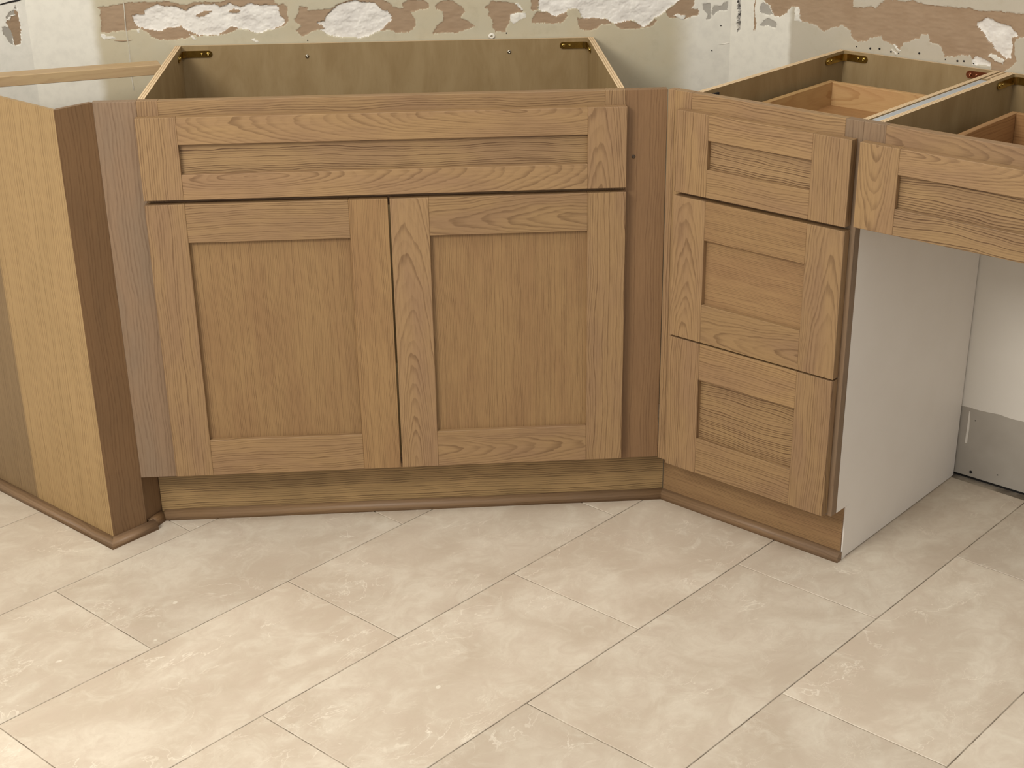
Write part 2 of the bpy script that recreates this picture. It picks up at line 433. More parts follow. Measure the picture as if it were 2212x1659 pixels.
QR = [(0.0, 0.0), (0.6, 0.0)] + [(0.06+0.54*math.cos(a*math.pi/14), 0.36+0.38*math.sin(a*math.pi/14)) for a in range(0, 8)] + [(0.0, 0.74)]
def molding(label, frame, p0, p1, out, m0=0.0, m1=0.0, mat=None, group='quarter-round mouldings along the cabinet bottoms'):
    """quarter-round strip from p0 to p1 on the floor; out is the unit direction away from the face; m0, m1 mitre slopes"""
    p0, p1, out = Vector(p0+(0,)), Vector(p1+(0,)), Vector(out+(0,))
    d = (p1-p0).normalized(); L = (p1-p0).length
    wz = Vector((0, 0, 1)); bm = bmesh.new()
    a = [bm.verts.new(Vector((m0*q, -q, h))*K) for q, h in QR]
    b = [bm.verts.new(Vector((L+m1*q, -q, h))*K) for q, h in QR]
    n = len(QR)
    fa = bm.faces.new(a); fb = bm.faces.new(b[::-1])
    for i in range(n): bm.faces.new((a[i], b[i], b[(i+1) % n], a[(i+1) % n]))
    me = finish(bm, 'quarter_round_molding', mat or OAK_MOLD)
    for p in me.polygons: p.use_smooth = abs(p.normal.x) < 0.5 and p.normal.z > -0.5 and p.normal.y < 0.9
    R = Matrix((d, -out, wz)).transposed().to_4x4()
    return link('quarter_round_molding', me, frame @ Matrix.Translation(p0*K) @ R, None, label, 'moulding', None, group)

# ------------------------------------------------------------------ floor
WALL = 21.2
def floor():
    bm = bmesh.new()
    pts = [(-12.2, 21.6), (47.4, 21.6), (150, -81), (150, -150), (-115, -150), (-115, -81)]
    a = [bm.verts.new(Vector((x, y, -0.055))*K) for x, y in pts]
    b = [bm.verts.new(Vector((x, y, -1.5))*K) for x, y in pts]
    bm.faces.new(a); bm.faces.new(b[::-1])
    for i in range(len(pts)):
        j = (i+1) % len(pts); bm.faces.new((a[i], b[i], b[j], a[j]))
    fl = link('floor', finish(bm, 'floor', GROUT), Matrix.Identity(4), kind='structure', label='beige stone tile floor laid diagonally in running bond')
    ang = math.radians(43.881)
    F_T = Matrix.Translation((0, -0.891*K, 0)) @ Matrix.Rotation(ang, 4, 'Z')
    PL, PW, J = 24.35, 12.13, 0.085
    bm = bmesh.new()
    bmesh.ops.create_cube(bm, size=1.0, matrix=Matrix.Diagonal(((PL-J)*K, (PW-J)*K, 0.35*K, 1)))
    bmesh.ops.bevel(bm, geom=list(bm.edges), offset=0.03*K, segments=1, affect='EDGES')
    shared = finish(bm, 'tile', TILE)
    k = math.sqrt(0.5)
    # planes the tiles are cut along: (point, normal pointing into the wall)
    cuts = [(Vector((0, WALL-0.2, 0)), Vector((0, 1, 0))),
            (F_R @ (Vector((0, WALL-0.2, 0))*K)/K, Vector((k, k, 0))),
            (F_L @ (Vector((0, WALL-0.2, 0))*K)/K, Vector((-k, k, 0)))]
    for row in range(-4, 9):
        # row r lies between joint lines -PW*r and -PW*(r+1); even rows break at 0.55, odd rows half a tile on
        yc = -PW*(row+0.5)+0.05
        for col in range(-5, 6):
            xc = (0.55 if row % 2 else 12.55) + PL*(col+0.5)
            c = F_T @ (Vector((xc, yc, 0))*K) / K
            if not (-75 < c.x < 118 and -92 < c.y < 40): continue
            wm = F_T @ Matrix.Translation(Vector((xc, yc, -0.175))*K)
            corners = [wm @ (Vector((sx*PL/2, sy*PW/2, 0))*K) / K for sx in (-1, 1) for sy in (-1, 1)]
            out = False; cut = []
            for p, n in cuts:
                ds = [(q-p).dot(n) for q in corners]
                if min(ds) > -0.5: out = True
                elif max(ds) > 0: cut.append((p, n))
            if out: continue
            me = shared
            if cut:
                bm = bmesh.new(); bm.from_mesh(shared)
                inv = wm.inverted()
                for p, n in cut:
                    g = list(bm.verts)+list(bm.edges)+list(bm.faces)
                    res = bmesh.ops.bisect_plane(bm, geom=g, dist=1e-7, plane_co=inv @ (p*K), plane_no=inv.to_3x3() @ n, clear_outer=True)
                    ed = [e for e in res['geom_cut'] if isinstance(e, bmesh.types.BMEdge)]
                    if ed: bmesh.ops.contextual_create(bm, geom=ed)
                me = bpy.data.meshes.new('tile_cut'); bm.to_mesh(me); bm.free(); me.materials.append(TILE)
            link('tile', me, wm, fl)
floor()

# ------------------------------------------------------------------ walls
PATCH_BACK=[
 ('b',[(-6.03,37.7),(-3.88,37.98),(-2.15,38.11),(-1.17,38.07),(-0.03,37.99),(1.18,37.77),(2.44,38.03),(2.93,38.07),(3.5,38.01),(2.93,38.07),(3.28,37.96),(3.9,37.93),(4.35,37.98),(4.63,38.55),(5.86,38.87),(7.0,38.59),(8.44,38.74),(8.5,37.81),(8.8,37.63),(9.21,37.67),(9.51,37.47),(9.44,36.33),(9.07,35.89),(8.19,35.62),(6.21,35.64),(5.36,35.77),(4.56,35.4),(3.6,35.19),(1.38,35.29),(0.89,35.02),(-0.35,35.0),(-1.5,35.07),(-1.98,35.23),(-2.11,35.54),(-2.73,35.9),(-4.55,35.76),(-5.96,35.66),(-5.97,36.27),(-5.89,36.68),(-6.0,37.01),(-5.81,37.49)]),
 ('g',[(-3.34,37.0),(-2.35,37.02),(-2.22,37.46),(-1.87,37.66),(-1.19,37.85),(-0.55,37.72),(0.42,37.62),(1.13,37.28),(1.4,37.52),(2.42,37.82),(3.48,37.76),(3.45,37.82),(3.87,37.55),(4.41,37.67),(4.7,37.89),(5.22,37.7),(5.75,37.56),(6.39,37.81),(7.28,37.7),(8.0,37.69),(8.53,37.64),(8.78,37.37),(8.83,36.88),(9.2,36.34),(8.94,35.94),(8.19,35.64),(6.82,35.4),(6.21,35.68),(5.41,35.74),(4.71,36.02),(4.13,35.55),(3.55,35.2),(2.93,35.26),(2.66,35.22),(1.84,35.38),(1.05,35.72),(0.58,36.02),(-0.33,36.0),(-1.1,35.73),(-1.91,35.87),(-2.64,35.92),(-3.17,36.3),(-3.22,36.63)]),
 ('b',[(1.78,36.86),(2.27,37.13),(3.18,37.2),(3.17,37.08),(2.65,36.8),(1.98,36.76)]),
 ('b',[(4.51,37.27),(5.11,37.44),(5.59,37.34),(5.53,37.16),(4.98,37.04),(4.63,37.15)]),
 ('b',[(10.41,37.51),(11.12,37.37),(11.1,37.1),(12.01,37.22),(13.1,37.24),(13.66,37.54),(14.49,37.83),(15.26,38.53),(16.15,38.33),(17.05,38.23),(17.84,37.75),(18.27,37.32),(19.09,37.2),(19.1,37.57),(19.57,37.87),(20.84,37.85),(21.24,37.44),(21.18,37.07),(20.54,37.01),(19.71,36.85),(20.14,36.21),(20.14,35.67),(19.46,35.23),(18.36,35.17),(18.18,35.4),(17.26,35.32),(15.96,34.94),(13.23,35.0),(12.18,35.56),(11.25,35.31),(10.5,35.04),(10.0,35.61),(10.47,35.86),(10.0,36.19),(9.97,36.41),(10.37,36.94)]),
 ('g',[(12.56,36.54),(13.18,37.15),(13.94,37.58),(15.04,37.87),(15.84,37.72),(16.74,37.62),(17.35,37.07),(17.8,36.97),(18.19,36.56),(18.13,36.21),(17.66,35.86),(17.27,35.37),(16.33,34.98),(15.41,34.82),(14.14,34.89),(13.14,34.96),(12.69,35.1),(12.08,35.52),(12.54,35.64),(11.85,36.15),(12.49,36.23)]),
 ('b',[(21.8,37.25),(22.27,37.69),(23.27,37.72),(24.08,37.25),(24.25,36.76),(23.96,36.23),(24.69,35.9),(25.14,35.53),(24.58,35.31),(23.38,35.11),(21.53,34.97),(22.02,35.72),(22.39,35.99),(22.42,36.79),(21.88,37.03)]),
 ('b',[(26.05,37.13),(26.66,37.65),(28.03,37.49),(28.67,37.21),(29.26,36.71),(28.11,36.5),(28.1,35.87),(27.82,35.43),(27.62,35.02),(26.79,35.09),(26.57,35.54),(26.63,36.08),(26.27,36.45),(26.36,36.81)]),
 ('w',[(28.11,36.55),(28.48,36.59),(29.45,36.59),(29.4,36.21),(28.84,35.99),(28.38,35.78),(28.1,36.05)]),
 ('w',[(28.54,37.39),(28.77,37.43),(29.27,36.8),(29.08,36.76)]),
 ('b',[(29.82,36.97),(29.97,37.81),(30.61,37.8),(30.42,36.82),(29.96,36.74)]),
 ('b',[(30.09,36.42),(30.42,36.69),(31.43,36.58),(31.99,36.25),(32.92,36.52),(33.01,36.23),(32.64,35.78),(31.8,35.57),(31.06,35.68),(29.95,35.7),(29.95,36.02)]),
 ('g',[(30.61,38.07),(32.18,38.93),(34.02,38.54),(35.86,39.4),(38.18,38.73),(40.49,38.78),(41.91,38.04),(42.85,37.93),(42.65,37.4),(41.87,36.87),(41.13,36.3),(40.4,35.9),(39.94,35.37),(39.38,35.24),(39.0,35.48),(38.57,35.85),(37.11,35.56),(36.74,35.7),(36.36,35.98),(35.71,36.0),(35.15,36.1),(34.4,36.07),(33.94,36.66),(33.66,36.89),(33.1,36.81),(32.92,36.5),(31.99,36.25),(31.43,36.58),(30.51,36.82)]),
 ('b',[(33.85,36.17),(34.4,36.08),(35.15,36.12),(36.45,35.91),(36.79,35.57),(35.9,35.54),(35.44,35.14),(34.88,35.06),(34.04,35.21)]),
 ('b',[(37.03,35.56),(38.34,35.87),(39.0,35.49),(39.38,35.26),(40.03,35.38),(40.44,35.88),(40.63,35.72),(40.32,35.31),(39.01,35.11),(37.79,35.07),(37.32,35.26)]),
 ('b',[(41.41,36.43),(42.6,37.35),(42.96,37.66),(43.9,37.65),(43.84,36.83),(43.61,36.66),(44.17,36.56),(44.16,36.06),(43.03,35.78),(41.99,35.92),(41.61,36.06)]),
 ('w',[(42.12,36.1),(42.64,36.13),(43.16,36.03),(42.98,35.76),(42.46,35.86)]),
 ('y',[(44.45,37.0),(45.26,37.04),(45.29,35.7),(44.88,35.65),(45.01,36.02),(44.62,36.44)]),
 ('y',[(45.53,36.84),(46.19,36.83),(46.21,37.08),(46.72,37.16),(46.71,36.46),(45.9,36.36),(45.39,36.01),(45.42,36.57)]),
 ('d',[(47.29,37.31),(47.27,37.65),(47.53,37.64),(47.67,34.61),(47.39,34.76),(47.42,35.46),(47.31,35.63),(47.32,36.59)]),
 ('w',[(-6.06,35.54),(-5.73,35.53),(-4.99,35.33),(-4.84,35.19),(-5.33,35.22),(-5.78,35.18),(-6.09,35.29)]),
 ('w',[(-3.01,35.86),(-2.76,35.86),(-2.86,35.5),(-3.01,35.59)]),
 ('w',[(6.24,34.92),(6.51,34.96),(6.84,34.55),(6.65,34.51)]),
 ('w',[(1.19,35.43),(1.47,35.34),(1.72,34.97),(1.47,34.93)]),
]
PATCH_RIGHT=[
 ('d',[(-8.23,37.37),(-8.25,37.7),(-7.98,37.73),(-7.92,36.74),(-7.94,36.29),(-7.85,35.85),(-7.78,35.3),(-7.8,34.96),(-8.08,34.7)]),
 ('b',[(-6.52,37.76),(-6.33,37.78),(-6.4,36.89),(-6.36,36.17),(-6.22,35.75),(-6.28,35.02),(-6.41,35.06),(-6.5,35.88)]),
 ('y',[(-5.7,37.48),(-5.16,37.26),(-4.61,36.52),(-5.36,36.34),(-5.88,36.61),(-5.94,37.05)]),
 ('y',[(-5.84,35.51),(-5.53,35.93),(-5.02,36.18),(-4.34,35.95),(-4.29,35.65),(-4.44,35.44),(-4.98,35.55),(-5.63,35.42)]),
 ('b',[(-5.57,37.55),(-5.42,38.3),(-4.21,38.8),(-2.59,38.73),(-0.73,39.33),(0.91,39.27),(1.36,38.83),(2.76,38.79),(2.84,37.95),(3.43,37.91),(4.4,38.1),(4.9,37.97),(5.61,38.63),(5.56,38.98),(6.0,39.02),(6.27,38.76),(7.97,38.88),(9.02,38.74),(10.49,38.76),(11.86,38.76),(12.76,38.83),(14.11,38.76),(16.29,38.79),(18.85,38.86),(19.06,37.33),(17.21,37.1),(16.79,37.02),(16.86,35.82),(17.06,35.28),(16.6,34.77),(16.01,34.24),(15.13,34.13),(15.1,34.74),(14.83,35.08),(14.09,35.28),(13.55,34.93),(13.41,35.31),(12.29,35.19),(11.94,35.05),(11.29,35.03),(10.84,35.77),(9.88,35.99),(9.72,36.55),(8.98,36.5),(8.83,36.17),(7.64,35.65),(7.23,35.01),(6.62,35.32),(5.74,35.6),(5.63,35.93),(4.53,35.68),(4.26,35.42),(3.48,35.24),(2.85,35.62),(2.73,36.04),(1.97,36.43),(0.9,35.93),(0.41,35.68),(-0.45,36.08),(-1.4,36.25),(-1.95,36.26),(-2.11,36.68),(-2.23,37.37),(-2.87,37.36),(-3.41,36.7),(-3.91,36.43),(-4.51,36.45),(-5.09,37.27)]),
 ('w',[(-2.61,37.28),(-2.23,37.36),(-2.13,36.89),(-2.17,36.56),(-1.76,36.25),(-2.59,36.19),(-2.54,36.74)]),
 ('g',[(13.6,37.82),(14.34,38.3),(15.18,37.99),(16.24,37.86),(16.72,37.51),(16.94,37.21),(16.44,37.03),(16.65,36.45),(16.55,35.54),(16.13,35.37),(15.72,35.77),(15.07,36.02),(15.14,36.19),(14.64,36.62),(14.12,37.22),(13.73,37.46)]),
 ('w',[(14.71,35.38),(14.94,35.67),(15.49,35.49),(16.15,35.25),(16.0,34.98),(15.46,35.08),(14.98,35.31)]),
 ('g',[(13.54,34.97),(13.95,35.35),(14.56,35.13),(15.03,34.94),(15.11,34.66),(13.59,34.6)]),
 ('w',[(6.67,35.32),(6.81,35.38),(7.37,35.02),(7.24,34.92)]),
 ('w',[(6.51,35.01),(6.65,35.06),(7.16,34.74),(6.97,34.7)]),
]
PATCH_LEFT=[
 ('b',[(8.05,37.8),(8.24,37.61),(8.33,37.25),(8.31,36.2),(8.28,35.28),(8.03,34.93),(7.57,35.0),(7.57,35.71),(7.37,36.17),(7.31,36.56),(7.13,36.9),(7.19,37.11),(7.55,37.06),(7.63,37.34),(7.97,37.33)]),
 ('y',[(8.26,38.14),(8.35,37.71),(8.06,37.82),(7.97,37.35),(7.64,37.4),(7.2,37.13),(7.17,37.33),(7.63,37.69),(8.02,37.8)]),
 ('y',[(6.7,36.59),(7.3,36.5),(7.51,35.94),(7.49,35.07),(7.2,35.17),(7.07,35.51),(6.77,35.93)]),
]
SPECKS_RIGHT=[(3.47,34.84),(4.71,34.84),(5.54,34.91),(6.58,34.8),(7.26,34.75),(9.05,34.97),(11.32,34.78),(12.34,34.78),(12.88,34.83),(13.71,34.74)]


def vnoise(x, y, seed):
    """smooth value noise on arrays"""
    xi = np.floor(x).astype(np.int64); yi = np.floor(y).astype(np.int64)
    fx = x-xi; fy = y-yi
    def h(a, b):
        v = np.sin(a*127.1+b*311.7+seed*74.7)*43758.5453
        return v-np.floor(v)
    ux = fx*fx*(3-2*fx); uy = fy*fy*(3-2*fy)
    return (h(xi, yi)*(1-ux)+h(xi+1, yi)*ux)*(1-uy)+(h(xi, yi+1)*(1-ux)+h(xi+1, yi+1)*ux)*uy
def fbm(x, y, seed, o=4):
    s = 0; a = 0.5; t = 0
    for i in range(o):
        s = s+a*vnoise(x, y, seed+i); t += a; x = x*2.03; y = y*2.03; a *= 0.55
    return s/t
def inside(poly, X, Y):
    r = np.zeros(X.shape, bool)
    n = len(poly)
    for i in range(n):
        x0, y0 = poly[i]; x1, y1 = poly[(i+1) % n]
        if y0 == y1: continue
        c = ((y0 > Y) != (y1 > Y)) & (X < (x1-x0)*(Y-y0)/(y1-y0)+x0)
        r ^= c
    return r

PARTS = {'b': ('torn_paper_patch', BROWN, 'bare brown paper where the wall surface tore away'),
         'g': ('gypsum_patch', GYPSUM, 'rough white gypsum core laid bare'),
         'w': ('compound_flake', COMPOUND, 'scrap of white compound stuck to the wall'),
         'y': ('bare_patch', FLAKE, 'smooth grey patch under the flaked coat'),
         'd': ('corner_gash', GASH, 'dark ragged gash in the wall corner')}

def wall(name, frame, x0, x1, gx0, gx1, paint, patches, label, low_z=0.0, low_mat=None, seed=1, top=96.0, beads=()):
    """wall surface at local y = WALL: a fine relief band behind the cabinet tops, plain sheets above and below"""
    z0, z1, st = 32.6, 40.4, 0.065
    nx = int((gx1-gx0)/st)+1; nz = int((z1-z0)/st)+1
    xs = np.linspace(gx0, gx1, nx); zs = np.linspace(z0, z1, nz)
    X, Z = np.meshgrid(xs, zs)
    def classify(X, Z):
        wx = X+(fbm(X*1.1, Z*1.1, seed)-0.5)*0.28+(fbm(X*5, Z*5, seed+9)-0.5)*0.16
        wz = Z+(fbm(X*1.1, Z*1.1, seed+20)-0.5)*0.28+(fbm(X*5, Z*5, seed+29)-0.5)*0.16
        c = np.full(X.shape, -1, int)
        for i, (k, poly) in enumerate(patches): c[inside(poly, wx, wz)] = i
        return c
    cv = classify(X, Z)
    kinds = np.array([p[0] for p in patches]+['p'])
    kv = kinds[cv]
    y = np.zeros(X.shape)
    y += (fbm(X*0.8, Z*0.8, seed+3)-0.5)*0.02
    br = kv == 'b'
    y[br] = 0.045+(fbm(X*1.6, Z*5.0, seed+5)[br]-0.5)*0.05
    gy = kv == 'g'
    g = fbm(X*0.9, Z*1.3, seed+7, 5); g2 = np.abs(fbm(X*1.7, Z*2.3, seed+8, 4)-0.5)
    y[gy] = (0.13+np.round((g-0.5)*6)/6*0.16+(g-0.5)*0.08+g2*0.05)[gy]
    y[kv == 'w'] = -0.03+((fbm(X*4, Z*4, seed+6)-0.5)*0.08)[kv == 'w']
    y[kv == 'y'] = 0.035
    dk = kv == 'd'
    y[dk] = (0.25+(fbm(X*4, Z*4, seed+11)-0.5)*0.5)[dk]
    for bx, bz0, bz1, w, hgt in beads:            # raised joint beads
        f = np.exp(-((X-bx-0.04*np.sin(Z))/w)**2)*((Z > bz0) & (Z < bz1))*(0.4+0.9*fbm(X, Z*2, seed+31))
        y -= hgt*f
    co = np.stack([X, WALL+y, Z], -1).reshape(-1, 3)*K
    idx = np.arange(nx*nz).reshape(nz, nx)
    q = np.stack([idx[:-1, :-1], idx[:-1, 1:], idx[1:, 1:], idx[1:, :-1]], -1)
    fc = classify((X[:-1, :-1]+X[1:, 1:])/2, (Z[:-1, :-1]+Z[1:, 1:])/2)
    def mesh_of(nm, sel, mats, extra=None):
        f = q[sel].reshape(-1, 4)
        used, inv = np.unique(f, return_inverse=True)
        v = co[used]; f = inv.reshape(-1, 4)
        if extra is not None:
            ev, ef = extra
            f = np.concatenate([f, np.array(ef)+len(v)]); v = np.concatenate([v, np.array(ev)*K])
        me = bpy.data.meshes.new(nm)
        me.vertices.add(len(v)); me.vertices.foreach_set('co', v.astype(np.float32).ravel())
        me.loops.add(f.size); me.loops.foreach_set('vertex_index', f.astype(np.int32).ravel())
        me.polygons.add(len(f))
        me.polygons.foreach_set('loop_start', np.arange(0, f.size, 4, dtype=np.int32))
        me.polygons.foreach_set('loop_total', np.full(len(f), 4, dtype=np.int32))
        me.update(calc_edges=True); me.validate()
        for m in mats: me.materials.append(m)
        return me
    W, Bk = WALL, WALL+4.5
    ev = []; ef = []
    def quad(a, b, c, d):
        n = len(ev); ev.extend([a, b, c, d]); ef.append((n, n+1, n+2, n+3))
    quad((x0, W, z1), (x1, W, z1), (x1, W, top), (x0, W, top))
    zs_ = 22.0 if low_mat else z0
    quad((x0, W, low_z), (x1, W, low_z), (x1, W, zs_), (x0, W, zs_))
    if low_mat: quad((x0, W, zs_), (x1, W, zs_), (x1, W, z0), (x0, W, z0))
    if gx0 > x0: quad((x0, W, z0), (gx0, W, z0), (gx0, W, z1), (x0, W, z1))
    if gx1 < x1: quad((gx1, W, z0), (x1, W, z0), (x1, W, z1), (gx1, W, z1))
    quad((x1, Bk, low_z), (x0, Bk, low_z), (x0, Bk, top), (x1, Bk, top))
    quad((x0, W, top), (x1, W, top), (x1, Bk, top), (x0, Bk, top))
    quad((x0, W, low_z), (x0, Bk, low_z), (x1, Bk, low_z), (x1, W, low_z))
    quad((x0, W, low_z), (x0, W, top), (x0, Bk, top), (x0, Bk, low_z))
    quad((x1, W, low_z), (x1, Bk, low_z), (x1, Bk, top), (x1, W, top))
    me = mesh_of(name, fc == -1, [paint]+([low_mat] if low_mat else []), (ev, ef))
    if low_mat:
        n = len(me.polygons)-len(ef)
        me.polygons[n+1].material_index = 1 if low_mat else 0
    w = link(name, me, frame.copy(), kind='structure', label=label)
    for i, (k, poly) in enumerate(patches):
        sel = fc == i
        if not sel.any(): continue
        nm, mat, lab = PARTS[k]
        link(nm, mesh_of(nm, sel, [mat]), frame.copy(), w, label=lab)
    return w

WB = wall('wall_back', F_S, -12.3, 47.3, -12.28, 47.28, PAINT_BACK, PATCH_BACK, 'drab painted wall with torn paper and gypsum patches behind the sink cabinet', seed=3,
          beads=((-3.9, 32.6, 40, 0.07, 0.05),))
WR = wall('wall_right', F_R, -9.0, 62.0, -8.98, 30.0, PAINT_RIGHT, PATCH_RIGHT, 'drab wall with one long torn brown band behind the drawer cabinets', low_z=0.32, low_mat=BARE, seed=11)
WL = wall('wall_left', F_L, -95.0, 9.2, -4.0, 9.18, PAINT_LEFT, PATCH_LEFT, 'white patched wall at the left edge', seed=17)

def knee_paint():
    """coat of paint on the right wall that stops in a ragged line above the floor"""
    bm = bmesh.new(); n = 160; rows = []
    for i in range(n+1):
        x = -8.75+70.6*i/n
        zb = 6.55+0.05*math.sin(x*0.7)+0.03*math.sin(x*2.3+1)+0.02*random.uniform(-1, 1)
        rows.append([bm.verts.new(Vector(p)*K) for p in ((x, WALL-0.005, zb), (x, WALL-0.06, zb+0.02), (x, WALL-0.06, 22.0))])
    for a, b in zip(rows, rows[1:]):
        bm.faces.new((a[0], b[0], b[1], a[1])); bm.faces.new((a[1], b[1], b[2], a[2]))
    link('paint_coat', finish(bm, 'paint_coat', PAINT_KNEE), F_R.copy(), WR, label='pale paint coat ending in a ragged line above the bare strip')
    for x, z, r in ((17.43, 5.49, 0.05), (17.6, 0.75, 0.13), (19.97, 1.21, 0.05)):
        screw('nail_hole', F_R, (x, WALL-0.01, z), (0, -1, 0), r, DARKHOLE, WR)
    bm = bmesh.new()
    a = [(16.75, 3.2), (16.95, 3.3), (16.98, 4.6), (16.9, 6.2), (16.8, 6.2), (16.78, 4.4)]
    f = [bm.verts.new(Vector((x, WALL-0.03, z))*K) for x, z in a]; g = [bm.verts.new(Vector((x, WALL, z))*K) for x, z in a]
    bm.faces.new(f)
    for i in range(6): bm.faces.new((f[i], g[i], g[(i+1) % 6], f[(i+1) % 6]))
    link('caulk_smear', finish(bm, 'caulk_smear', PAINT_KNEE), F_R.copy(), WR)
knee_paint()
board('gap_light_block', F_R, (-8.8, WALL+0.35, -0.05), (62, WALL+4.4, 0.31), 'x', 'y', DARKHOLE, WR, 0.0)  # added near-black block: stops light leaking under the wall, keeps the gap dark
for x, z in SPECKS_RIGHT:
    screw('nail_hole', F_R, (x, WALL-0.02, z), (0, -1, 0), random.uniform(0.05, 0.085), DARKHOLE, WR)
for x, z in ((27.76, 34.94), (10.98, 34.68), (46.2, 35.2), (45.5, 33.1)):
    screw('nail_hole', F_S, (x, WALL-0.02, z), (0, -1, 0), 0.055, DARKHOLE, WB)

def bead(name, frame, pts, r, mat, parent, **kw):
    """thin wandering bead on the wall through (x, z) points"""
    bm = bmesh.new(); prev = None; n = 6
    for i, (x, z) in enumerate(pts):
        q = Vector(pts[min(i+1, len(pts)-1)])-Vector(pts[max(i-1, 0)]); q.normalize()
        rr = r*random.uniform(0.6, 1.2)*(0.3 if i in (0, len(pts)-1) else 1)
        cur = [bm.verts.new(Vector((x+q.y*rr*math.cos(a), WALL-0.01-rr*math.sin(a)*0.8, z-q.x*rr*math.cos(a)))*K) for a in [math.pi*k/(n-1) for k in range(n)]]
        if prev:
            for k in range(n-1): bm.faces.new((prev[k], prev[k+1], cur[k+1], cur[k]))
        prev = cur
    return link(name, finish(bm, name, mat), frame.copy(), parent, **kw)
bead('joint_bead', F_S, [(-3.9+0.03*math.sin(z*1.7), z) for z in np.linspace(30.8, 39.5, 40)], 0.05, BEAD, WB, label='thin raised vertical joint line')
bead('compound_flake', F_S, [(46.1, 33.6), (46.4, 33.62), (46.8, 33.68), (47.0, 33.7)], 0.05, COMPOUND, WB)
bead('wall_crack', F_L, [(5.6, 38.25), (6.82, 38.33), (7.6, 38.42), (8.4, 38.46), (8.9, 38.5)], 0.07, DARKHOLE, WL, label='dark crack in the wall')
bead('wall_crack', F_S, [(-11.98, 34.8), (-11.97, 35.6), (-11.98, 36.6)], 0.03, DARKHOLE, WB)
bead('wall_crack', F_S, [(-5.0, 34.98), (-4.4, 34.95), (-3.9, 34.95), (-3.5, 35.02)], 0.06, BROWN, WB)

def wall_anchor():
    """white plastic plug standing out of the wall with a dark bore"""
    bm = bmesh.new(); n = 16; prev = None
    for r, y in ((0.2, 0.0), (0.24, -0.06), (0.17, -0.14), (0.09, -0.14), (0.08, 0.05)):
        cur = [bm.verts.new(Vector((r*math.cos(2*math.pi*i/n)*1.25, WALL+y, r*math.sin(2*math.pi*i/n)))*K) for i in range(n)]
        if prev:
            for i in range(n): bm.faces.new((prev[i], prev[(i+1) % n], cur[(i+1) % n], cur[i]))
        prev = cur
    bm.faces.new(prev)
    me = finish(bm, 'wall_anchor', [COMPOUND, DARKHOLE])
    for p in me.polygons:
        if max(abs(me.vertices[v].co.x)+abs(me.vertices[v].co.z) for v in p.vertices) < 0.125*K: p.material_index = 1
    link('wall_anchor', me, Matrix.Translation(Vector((26.5, 0, 34.72))*K), None, 'small white wall anchor in the drab wall above the sink cabinet', 'wall anchor')
wall_anchor()

# ------------------------------------------------------------------ sink base cabinet
W, D, H = 35.179, 21.0, 34.5
SB = root('sink_base_cabinet', F_S, (W/2, D/2, 0), 'open-topped two-door oak sink base cabinet in the middle of the run', 'cabinet')
def side(frame, x0, x1, parent, zb=0.0, d=D, mat=PLY, notch=True, **kw):
    poly = [(zb, 2.4), (4.62, 2.4), (4.62, 0.77), (H, 0.77), (H, d), (zb, d)] if notch else [(zb, 0.77), (H, 0.77), (H, d), (zb, d)]
    return prism('side_panel', frame, poly, x0, x1, 'z', 'x', mat, parent, 0.0, PLY_EDGE, **kw)
side(F_S, 0.0, 0.5, SB); side(F_S, W-0.5, W, SB)
board('back_panel', F_S, (0.5, D-0.26, 4.7), (W-0.5, D, H), 'z', 'y', PLY, SB, 0.0, PLY_EDGE)
board('bottom_panel', F_S, (0.5, 0.77, 4.8), (W-0.5, D-0.27, 5.3), 'x', 'z', PLY, SB, 0.0)
board('stile', F_S, (0.0, 0.0, 4.66), (1.5, 0.75, H), 'z', 'y', OAK_S, SB)
board('stile', F_S, (W-1.5, 0.0, 4.66), (W, 0.75, H), 'z', 'y', OAK_S, SB)
board('rail', F_S, (1.5, 0.0, 33.0), (W-1.5, 0.745, H-0.01), 'x', 'y', OAK_S, SB)
board('rail', F_S, (1.5, 0.0, 26.4), (W-1.5, 0.745, 28.0), 'x', 'y', OAK_S, SB)
board('rail', F_S, (1.5, 0.0, 4.66), (W-1.5, 0.745, 5.6), 'x', 'y', OAK_S, SB)
shaker('false_drawer_front', F_S, -0.117, 35.213, 27.399, 33.434, 2.755, 32.34, 29.262, 31.459, OAK_L, 'x', SB, (OAK_S, OAK_C), (OAK_C, OAK_C), 'wide false drawer front with a long recessed panel')
shaker('door', F_S, -0.117, 17.508, 5.035, 27.063, 2.755, 14.628, 8.038, 24.143, OAK_F, 'z', SB, (OAK_S, OAK_F), (OAK_S, OAK_S), 'left cabinet door')
shaker('door', F_S, 17.659, 35.213, 5.035, 27.063, 20.52, 32.34, 8.038, 24.143, OAK_F, 'z', SB, (OAK_C, OAK_S), (OAK_C, OAK_C), 'right cabinet door')
bracket(F_S, (0.52, D-0.26), 1, 33.82, 2.5, 2.5, BRASS, SB, label='brass corner bracket at the left back corner')
bracket(F_S, (W-0.52, D-0.26), -1, 33.9, 2.4, 2.5, BRASS, SB, label='brass corner bracket at the right back corner')
for x in (10.88, 27.95):
    screw('screw', F_S, (x, D-0.27, 33.45), (0, -1, 0), 0.17, STEEL, SB, label='mounting screw through the back panel')

